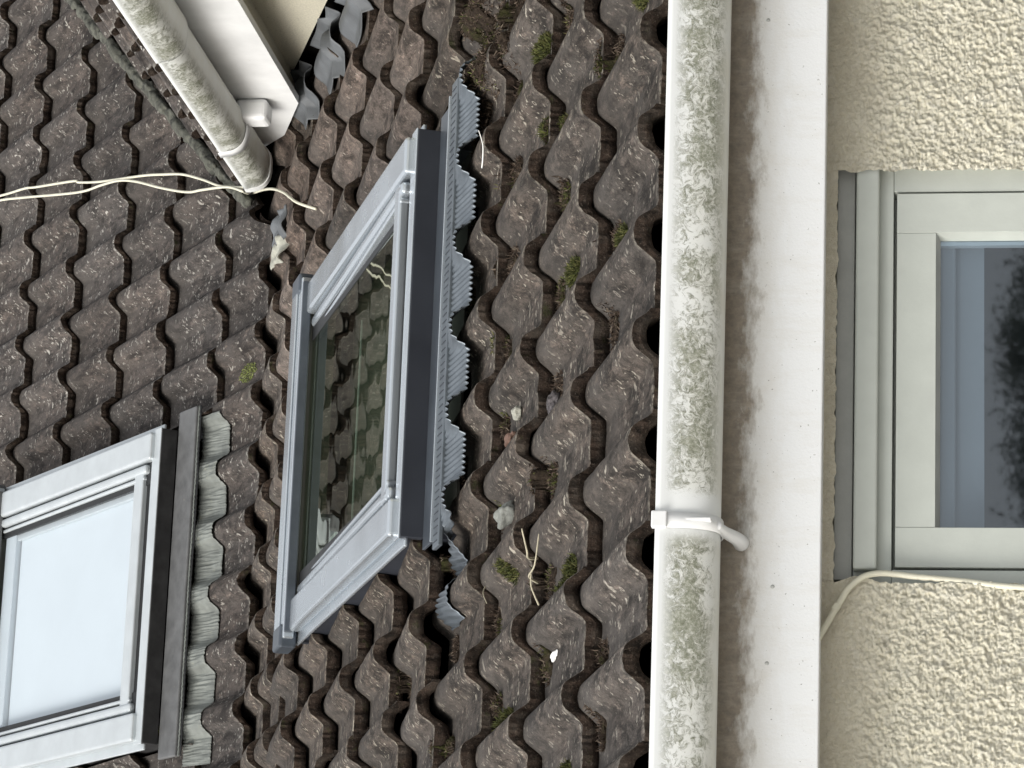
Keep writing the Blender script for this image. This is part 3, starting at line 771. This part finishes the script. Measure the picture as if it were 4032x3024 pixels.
bm = bmesh.new(); hexa(bm, [LO.at(.85, -.01, -.075), LO.at(1.2, -.01, -.075), LO.at(1.2, 3.4, -.075), LO.at(.85, 3.4, -.075), LO.at(.85, -.01, -.07), LO.at(1.2, -.01, -.07), LO.at(1.2, 3.4, -.07), LO.at(.85, 3.4, -.07)]); bmobj('valley_board', bm, M['deck'], house)
bm = bmesh.new(); pbox(bm, WF, XF + .0185, WALLX + .001, 3.6, 7.08, 1.604, 1.612)
bmobj('wing_soffit', bm, M['wing_wall'], house)
GYE = 7.255
g2 = gutter('wing_gutter', P(XF - .060, 3.6, ZG), P(XF - .060, GYE, ZG), Vector((-1, 0, 0)), Vector((0, 0, 1)), .0565, .056, M['wing_gutter'], house)
tag(g2, 'stained half round gutter running along the wing')
for yy, ww_ in ((6.99, .030),):
    hoop('gutter_bracket', P(XF - .060, yy, ZG), Vector((0, 1, 0)), Vector((-1, 0, 0)), Vector((0, 0, 1)), .0575, .0575, ww_, M['wing_white'], g2)
    bm = bmesh.new(); pbox(bm, WF, XF - .052, XF - .001, yy - .050, yy + .016, ZG - .112, ZG - .035, .012); bmobj('bracket_foot', bm, M['wing_white'], g2)
gutter('gutter_union', P(XF - .060, 5.9, ZG + .001), P(XF - .060, 6.39, ZG + .001), Vector((-1, 0, 0)), Vector((0, 0, 1)), .0615, .0625, M['wing_gutter'], g2)
bm = bmesh.new(); n = 24; ring = []                                      # end cap
for yy in (GYE - .012, GYE + .006):
    for i in range(n + 1):
        t = math.pi * i / n; c, s_ = math.cos(t), math.sin(t)
        ring.append(bm.verts.new(P(XF - .060 - math.copysign(abs(c) ** .72, c) * .0605, yy, ZG + .002 - abs(s_) ** .82 * .0605)))
a, b = ring[:n + 1], ring[n + 1:]
bm.faces.new(a); bm.faces.new(b)
for i in range(n): bm.faces.new((a[i], a[i + 1], b[i + 1], b[i]))
bm.faces.new((a[0], b[0], b[-1], a[-1]))
bmobj('gutter_end_cap', bm, M['wing_white'], g2)
# wing roof: falls to the left, seen almost edge on
class Side:
    def __init__(s, p, a):
        s.p = P(*p); s.u = Vector((0, -1, 0)); s.v = Vector((math.cos(a), 0, math.sin(a))); s.n = Vector((-math.sin(a), 0, math.cos(a)))
    at = Plane.at; mat = Plane.mat
WR = Side((XR + .030, 7.40, ZG + .040), R(40))
bm = bmesh.new(); pbox(bm, WR, -.4, 3.8, .02, 2.6, -.10, -.08)
bmesh.ops.bisect_plane(bm, geom=bm.verts[:] + bm.edges[:] + bm.faces[:], plane_co=vpoint, plane_no=-vn, clear_outer=True)
wr = bmobj('wing_roof', bm, M['deck'], house); tag(wr, 'tiled slope of the wing, seen edge on behind its gutter')
lay(wr, WR, 'hi', GH, range(0, 8), range(-9, 12), 0.02, planes=[(vpoint + vn * .02, -vn)], seed=21)
# mortar bedding along the valley
rnd = random.Random(31)
for i in range(26):
    t = i * .062 - .02
    c = vpoint + vdir * t + Vector((0, 0, .012 + .01 * rnd.random()))
    bm = bmesh.new(); bmesh.ops.create_icosphere(bm, subdivisions=3, radius=1.0)
    for v in bm.verts:
        q = v.co.copy(); s = 1 + .35 * noise.noise(q * 1.7 + Vector((i, 0, 0))) + .15 * noise.noise(q * 5 + Vector((0, i, 0)))
        d = vdir * (q.x * .045 * s) + vn * (q.y * .020 * s) + Vector((0, 0, 1)) * (q.z * .018 * s)
        v.co = c + d
    bmobj('mortar_fillet', bm, M['mortar'], upper, smooth=True)

# dressed lead along the foot of the wing wall
def lead_piece(uc, v0, v1, wid, seed, curl=.01):
    bm = bmesh.new(); nu, nv = 34, 26; gr = []
    for j in range(nv + 1):
        t = j / nv; row = []
        for i in range(nu + 1):
            s = i / nu
            v = v0 + (v1 - v0) * t
            edge = wid * (.35 + .65 * math.sin(math.pi * min(1, t * .80 + .08)) ** .7 + .05 * noise.noise(Vector((t * 3, seed, 0))))
            u = uc - edge * (1 - s)
            uu = (u + .41) % .3; r_ = math.floor(v / GL)
            n = top_z(uu, v - r_ * GL, GL) + .007
            n = n * s ** .0 * (1 - .35 * s) + noise.noise(Vector((u * 9, v * 9, seed))) * .005 + curl * (1 - t) ** 3 * .6
            if s > .9: n += (s - .9) / .1 * .032
            row.append(bm.verts.new(LO.at(u, v, n)))
        gr.append(row)
    for X, Y in zip(gr, gr[1:]):
        for i in range(nu): bm.faces.new((X[i], X[i + 1], Y[i + 1], Y[i]))
    o = bmobj('lead_flashing', bm, M['lead_sheet'], lower, smooth=True, recalc=False)
    o.modifiers.new('thickness', 'SOLIDIFY').thickness = .002
UW = WALLX - 1.69681
lead_piece(UW, 2.20, 2.44, .13, 1, .02)
lead_piece(UW, 2.475, 2.72, .145, 2, .03)
lead_piece(UW - .01, 2.80, 2.99, .12, 3, .02)
lead_piece(UW, 1.90, 2.17, .13, 4, .02)
# crumpled offcut where the wing meets the fold
for (uc, v0, v1, wd, sd_) in ((.665, 3.00, 3.14, .075, 8), (.60, 3.02, 3.12, .06, 9)):
    bm = bmesh.new(); gr = []
    for j in range(15):
        row = []
        for i in range(15):
            u = uc - wd * i / 14; v = v0 + (v1 - v0) * j / 14
            row.append(bm.verts.new(LO.at(u, v, -.01 + noise.noise(Vector((u * 30, v * 30, sd_))) * .022)))
        gr.append(row)
    for X, Y in zip(gr, gr[1:]):
        for i in range(14): bm.faces.new((X[i], X[i + 1], Y[i + 1], Y[i]))
    o = bmobj('lead_offcut', bm, M['pale' if sd_ == 9 else 'lead_sheet'], lower, smooth=True, recalc=False)
    o.modifiers.new('thickness', 'SOLIDIFY').thickness = .003

# ------------------------------------------------------------------ cables
c_roof = empty('roof_cable', HI.at(.05, .5, 0), 'pair of twisted cream cables lying across the upper tiles to the gutter end', 'cable')
A1 = [(.62, 3.2), (.40, 2.25), (.33, 1.94), (.205, 1.28), (.1578, 1.01), (.1371, .846), (.1227, .776), (.0776, .535), (.0657, .503), (.0316, .363), (-.0143, .126), (-.041, .011), (-.0705, -.102), (-.1136, -.214), (-.155, -.310), (-.1888, -.4287)]
B1 = [(.58, 3.2), (.36, 2.25), (.29, 1.94), (.18, 1.25), (.143, 1.007), (.1086, .838), (.0362, .498), (.0206, .362), (.0061, .257), (-.0237, .153), (-.0787, .006), (-.1259, -.136), (-.1408, -.217), (-.1679, -.350), (-.203, -.4366)]
for k, pts in enumerate((A1, B1)):
    bm = bmesh.new()
    tube(bm, spline([HI.at(u, v, .005 + .002 * k) for u, v in pts] + ([LO.at(.80, 3.36, .02), LO.at(.767, 3.222, .014), LO.at(.722, 3.0716, .012), LO.at(.666, 2.9227, .010), LO.at(.600, 2.78, .004), LO.at(.57, 2.72, -.03)] if k else []), 6), .0033, 10)
    bmobj('cable_strand', bm, M['cable'], c_roof, smooth=True)
c_wall = empty('wall_cable', P(.93, 4.485, .1), 'cream cable bent round the window corner and clipped to the roughcast', 'cable')
pts = [P(.845, 4.480, .246), P(.862, 4.478, .236), P(.880, 4.478, .226), P(.893, 4.478, .219), P(.905, 4.480, .212), P(.925, 4.482, .200), P(.941, 4.486, .181), P(.947, 4.492, .160), P(.9465, 4.496, .136), P(.943, 4.496, .105), P(.937, 4.494, .042), P(.928, 4.490, -.04), P(.92, 4.49, -.30), P(.92, 4.49, -.9)]
bm = bmesh.new(); tube(bm, spline(pts, 8), .0043, 14); bmobj('cable_sheath', bm, M['cable'], c_wall, smooth=True)
bm = bmesh.new(); bmesh.ops.create_cube(bm, size=1)
bmesh.ops.scale(bm, vec=(.0095, .011, .013), verts=bm.verts); bmesh.ops.bevel(bm, geom=bm.edges[:], offset=.002, segments=2, affect='EDGES')
bmesh.ops.rotate(bm, cent=(0, 0, 0), matrix=Matrix.Rotation(R(-58), 3, 'Y'), verts=bm.verts); bmesh.ops.translate(bm, vec=P(.896, 4.479, .2175), verts=bm.verts)
bmobj('cable_clip', bm, M['cable'], c_wall)

# ------------------------------------------------------------------ moss, litter and odds and ends on the lower slope
def surf(u, v):
    uu = (u + .41) % .3; r_ = math.floor(v / GL); return top_z(uu, v - r_ * GL, GL)
def clump(name, mat, F, spots, label, cat, group=None, kind=None, blades=260, ln=.012, wd=.0022, fl=.8, n_off=0.0, sf=None):
    sf = sf or surf
    bm = bmesh.new(); rd = random.Random(hash(label) % 999 if False else int(spots[0][0] * 1e4) + blades)
    for (u, v, ru, rv, h) in spots:
        for k in range(blades):
            a = rd.uniform(0, 6.283); q = math.sqrt(rd.random())
            uu, vv = u + ru * q * math.cos(a), v + rv * q * math.sin(a)
            base = F.at(uu, vv, sf(uu, vv) + n_off + h * (1 - q * q) * rd.random())
            d = Vector((rd.gauss(0, 1), rd.gauss(0, 1), rd.gauss(0, 1) + fl)).normalized()
            s = d.cross(Vector((rd.gauss(0, 1), rd.gauss(0, 1), rd.gauss(0, 1)))).normalized()
            l = ln * rd.uniform(.4, 1.3); w_ = wd * rd.uniform(.5, 1.2)
            p = [base - s * w_, base + s * w_, base + d * l * .6 + s * w_ * .7, base + d * l]
            vv_ = [bm.verts.new(x) for x in p]; bm.faces.new(vv_)
    o = bmobj(name, bm, mat, recalc=False)
    return tag(o, label, cat, group, kind)
def tuft(u, v, ru, rv, h, label, blades=420, mat='moss'):
    blades *= 3; h *= 1.3
    return clump('moss_tuft', M[mat], LO, [(u, v, ru, rv, h)], label, 'moss', 'moss tufts on the lower roof slope', None, blades, .010, .0013)
tuft(.212, .690, .030, .050, .014, 'largest bright green moss tuft, high among the rolls near the top edge of the photo', 700)
tuft(.095, .120, .014, .030, .012, 'dark moss cushion right against the gutter at the top of the photo', 350)
tuft(-.2128, .495, .017, .045, .008, 'long narrow olive moss patch in a tile pan, two rows from the gutter', 420)
tuft(-.235, .235, .016, .030, .008, 'dark moss pad beside the roll above the gutter middle', 260)
tuft(-.63, .770, .016, .040, .008, 'sparse olive moss streak in the pan below the roof window corner', 240)
tuft(-.700, .425, .028, .035, .010, 'olive moss with dry straw sticking out, beside the gutter bracket', 420)
tuft(-.860, .800, .016, .030, .012, 'round moss ball low in the photo between two rolls', 340)
tuft(.070, .640, .016, .045, .008, 'thin moss strip beside the fallen feather stem', 200)
tuft(-1.00, .42, .02, .035, .010, 'moss cushion in the lowest pan at the bottom of the photo', 300)
def surf_hi(u, v): return top_z((u + .222) % .3, v + 1.81 * GH, GH)
M['lime'] = leafy('lime_lichen', [(.10, .12, .04), (.22, .26, .08), (.34, .38, .14)])
clump('lichen_patch', M['lime'], HI, [(-.640, -.42, .022, .050, .002)], 'lime green lichen patch on a tile between the two roof windows', 'lichen', None, None, 520, .005, .0012, .4, 0, surf_hi)
clump('moss_tuft', M['moss'], HI, [(-1.475, -.165, .012, .028, .012)], 'small dark moss tuft at the foot of the far roof window flashing', 'moss', None, None, 420, .008, .0012, .8, .03, surf_hi)
# brown litter gathered below the noses: nobody could count it
spots = []
rl = random.Random(77)
for r_ in range(0, 6):
    for c in range(-10, 8):
        u = -.41 + c * .15 + rl.uniform(.015, .06)
        if -.56 < u < .30 and r_ >= 4: continue
        if u > .9 or rl.random() < (.16 if r_ < 4 else .45): continue
        v = (r_ + 1) * GL - rl.uniform(.004, .05)
        spots.append((u, v, rl.uniform(.018, .036), rl.uniform(.012, .045), rl.uniform(.004, .013)))
for k in range(16): spots.append((.33 + rl.uniform(-.08, .15), .97 + rl.uniform(-.08, .26), .05, .05, .02))
bm = bmesh.new()
for i, (u, v, ru, rv, h) in enumerate(spots):
    for q in range(3):
        cu, cv = u + rl.uniform(-.012, .012), v + rl.uniform(-.015, .015); su, sv, sh = ru * rl.uniform(.3, .6), rv * rl.uniform(.4, .8), h * rl.uniform(.5, .9)
        r0 = bmesh.ops.create_icosphere(bm, subdivisions=3, radius=1)
        for w_ in r0['verts']:
            c = w_.co; f = 1 + .45 * noise.noise(c * 2.2 + Vector((i, q, 0))) + .3 * noise.noise(c * 6 + Vector((q, i, 0)))
            uu, vv = cu + c.x * su * f, cv + c.y * sv * f
            w_.co = LO.at(uu, vv, surf(uu, vv) + c.z * sh * f)
tag(bmobj('packed_dirt', bm, M['soil'], smooth=True), 'brown packed dirt lying in the hollows between the lower tiles', 'dirt', None, 'stuff')
clump('leaf_litter', M['debris'], LO, spots, 'brown leaf litter and rootlets caught between the tiles', 'leaf litter', None, 'stuff', 330, .010, .0012, .4)
spots2 = [(a + rl.uniform(-.02, .02), b + rl.uniform(-.02, .02), c * .8, d * .8, e) for a, b, c, d, e in spots if rl.random() < .55]
clump('moss_growth', M['moss'], LO, spots2, 'fine green moss growing among the litter', 'moss', None, 'stuff', 90, .009, .0013, .6)

def pebble(name, mat, F, u, v, n, size, label, cat, seed=0, squash=(1, 1, 1), rot=0):
    bm = bmesh.new(); bmesh.ops.create_icosphere(bm, subdivisions=4, radius=1)
    for w_ in bm.verts:
        q = w_.co.copy(); s = 1 + .45 * noise.noise(q * 1.3 + Vector((seed, 0, 0))) + .12 * noise.noise(q * 4 + Vector((0, seed, 0)))
        w_.co = Vector((q.x * size * squash[0] * s, q.y * size * squash[1] * s, q.z * size * squash[2] * s))
    bmesh.ops.rotate(bm, cent=(0, 0, 0), matrix=Matrix.Rotation(rot, 3, 'Z'), verts=bm.verts)
    me = bpy.data.meshes.new(name); bm.to_mesh(me); bm.free()
    for p in me.polygons: p.use_smooth = True
    o = link(name, me, mat); o.matrix_world = F.mat(u, v, n)
    return tag(o, label, cat)
pebble('stone', M['stone'], LO, -.5213, .850, surf(-.52, .85) + .012, .017, 'largest grey stone chip, wedged beside a roll below the roof window', 'stone', 3, (.9, 1.5, 1.0), .5)
pebble('stone', M['red_stone'], LO, -.394, .862, surf(-.394, .862) + .008, .011, 'reddish oval stone lying in a pan in the middle of the roof', 'stone', 5, (1.0, 2.0, .7), .2)
pebble('stone', M['pale'], LO, -.3636, .80, surf(-.3636, .80) + .008, .008, 'small pale lichen covered stone between two rolls', 'stone', 7, (1.2, 1.6, 1.0), .8)
pebble('bark_piece', M['bark_grey'], LO, -.400, .590, surf(-.40, .58) + .010, .0095, 'purplish grey ridged piece of bark leaning on a roll', 'bark', 11, (2.2, 3.0, 1.0), -.5)
pebble('bird_dropping', M['dropping'], LO, -.8015, .545, surf(-.80, .545) + .004, .0065, 'bright white bird dropping on a roll near the gutter', 'bird dropping', 12, (1.0, 2.6, .6), .2)
def straw(F, pts, r, label, name='straw', mat='straw', cat='straw', group=None):
    bm = bmesh.new(); tube(bm, spline([F.at(*p) for p in pts], 5), lambda t: r * (1.1 - .6 * t), 6)
    return tag(bmobj(name, bm, M[mat], smooth=True), label, cat, group)
straw(LO, [(.085, .92, .008), (.092, .89, .014), (.105, .86, .022), (.122, .842, .034)], .0013, 'curved pale feather stem sticking up from the upper tiles', 'feather', 'dropping', 'feather')
straw(LO, [(-.665, .50, -.005), (-.672, .47, .016), (-.668, .44, .026), (-.640, .42, .040)], .0022, 'long pale straw standing in the moss beside the bracket')
straw(LO, [(-.700, .51, -.01), (-.700, .47, .014), (-.690, .43, .016), (-.655, .38, .024)], .0018, 'forked pale straw leaning across the moss beside the bracket')
straw(LO, [(-.735, .50, -.01), (-.715, .47, .010), (-.700, .45, .016)], .0016, 'shortest straw in the moss beside the bracket')
straw(LO, [(-.64, .86, -.012), (-.655, .84, -.004), (-.675, .82, -.006)], .0012, 'thin cream stalk lying across the roll below the roof window')

# ------------------------------------------------------------------ trees behind the viewer (they show in the window panes)
def tree(x, y, h, spread, seed, label):
    root = empty('garden_tree', (x, y, 0), label, 'tree')
    rd = random.Random(seed); bm = bmesh.new()
    tube(bm, spline([Vector((x, y, 0)), Vector((x + .1, y, h * .35)), Vector((x - .05, y + .1, h * .7)), Vector((x, y, h * .92))], 5), lambda t: .22 * (1 - t * .85), 10)
    tips = []
    for k in range(64):
        z = h * rd.uniform(.12, .93); a = rd.uniform(0, 6.283); l = spread * (1.0 - (z / h) * .35) * rd.uniform(.4, 1.1)
        b0 = Vector((x, y, z)); e = b0 + Vector((math.cos(a) * l, math.sin(a) * l, rd.uniform(-.1, .12)))
        tube(bm, spline([b0, b0.lerp(e, .5) + Vector((0, 0, .12)), e], 3), lambda t: .005 * (1 - t * .8), 5); tips.append((b0, e))
    bmobj('trunk', bm, M['bark'], root, smooth=True)
    bm = bmesh.new()
    for b0, e in tips:
        for k in range(620):
            t = rd.uniform(.15, 1.05); c = b0.lerp(e, t) + Vector((rd.gauss(0, .09), rd.gauss(0, .09), rd.gauss(0, .06)))
            d = Vector((rd.gauss(0, 1), rd.gauss(0, 1), rd.gauss(0, .6) - .3)).normalized(); s = d.cross(Vector((rd.random(), rd.random(), 1))).normalized()
            l = rd.uniform(.03, .07); w_ = l * .16
            bm.faces.new([bm.verts.new(q) for q in (c, c + d * l * .5 + s * w_, c + d * l, c + d * l * .5 - s * w_)])
    bmobj('crown', bm, M['leaf'], root, recalc=False)
tree(4.05, -6.1, 1.93, 1.15, 5, 'bushy young garden tree mirrored in the window pane')
print('objects', len(bpy.data.objects), 'tris', sum(len(o.data.polygons) for o in bpy.data.objects if o.type == 'MESH'))
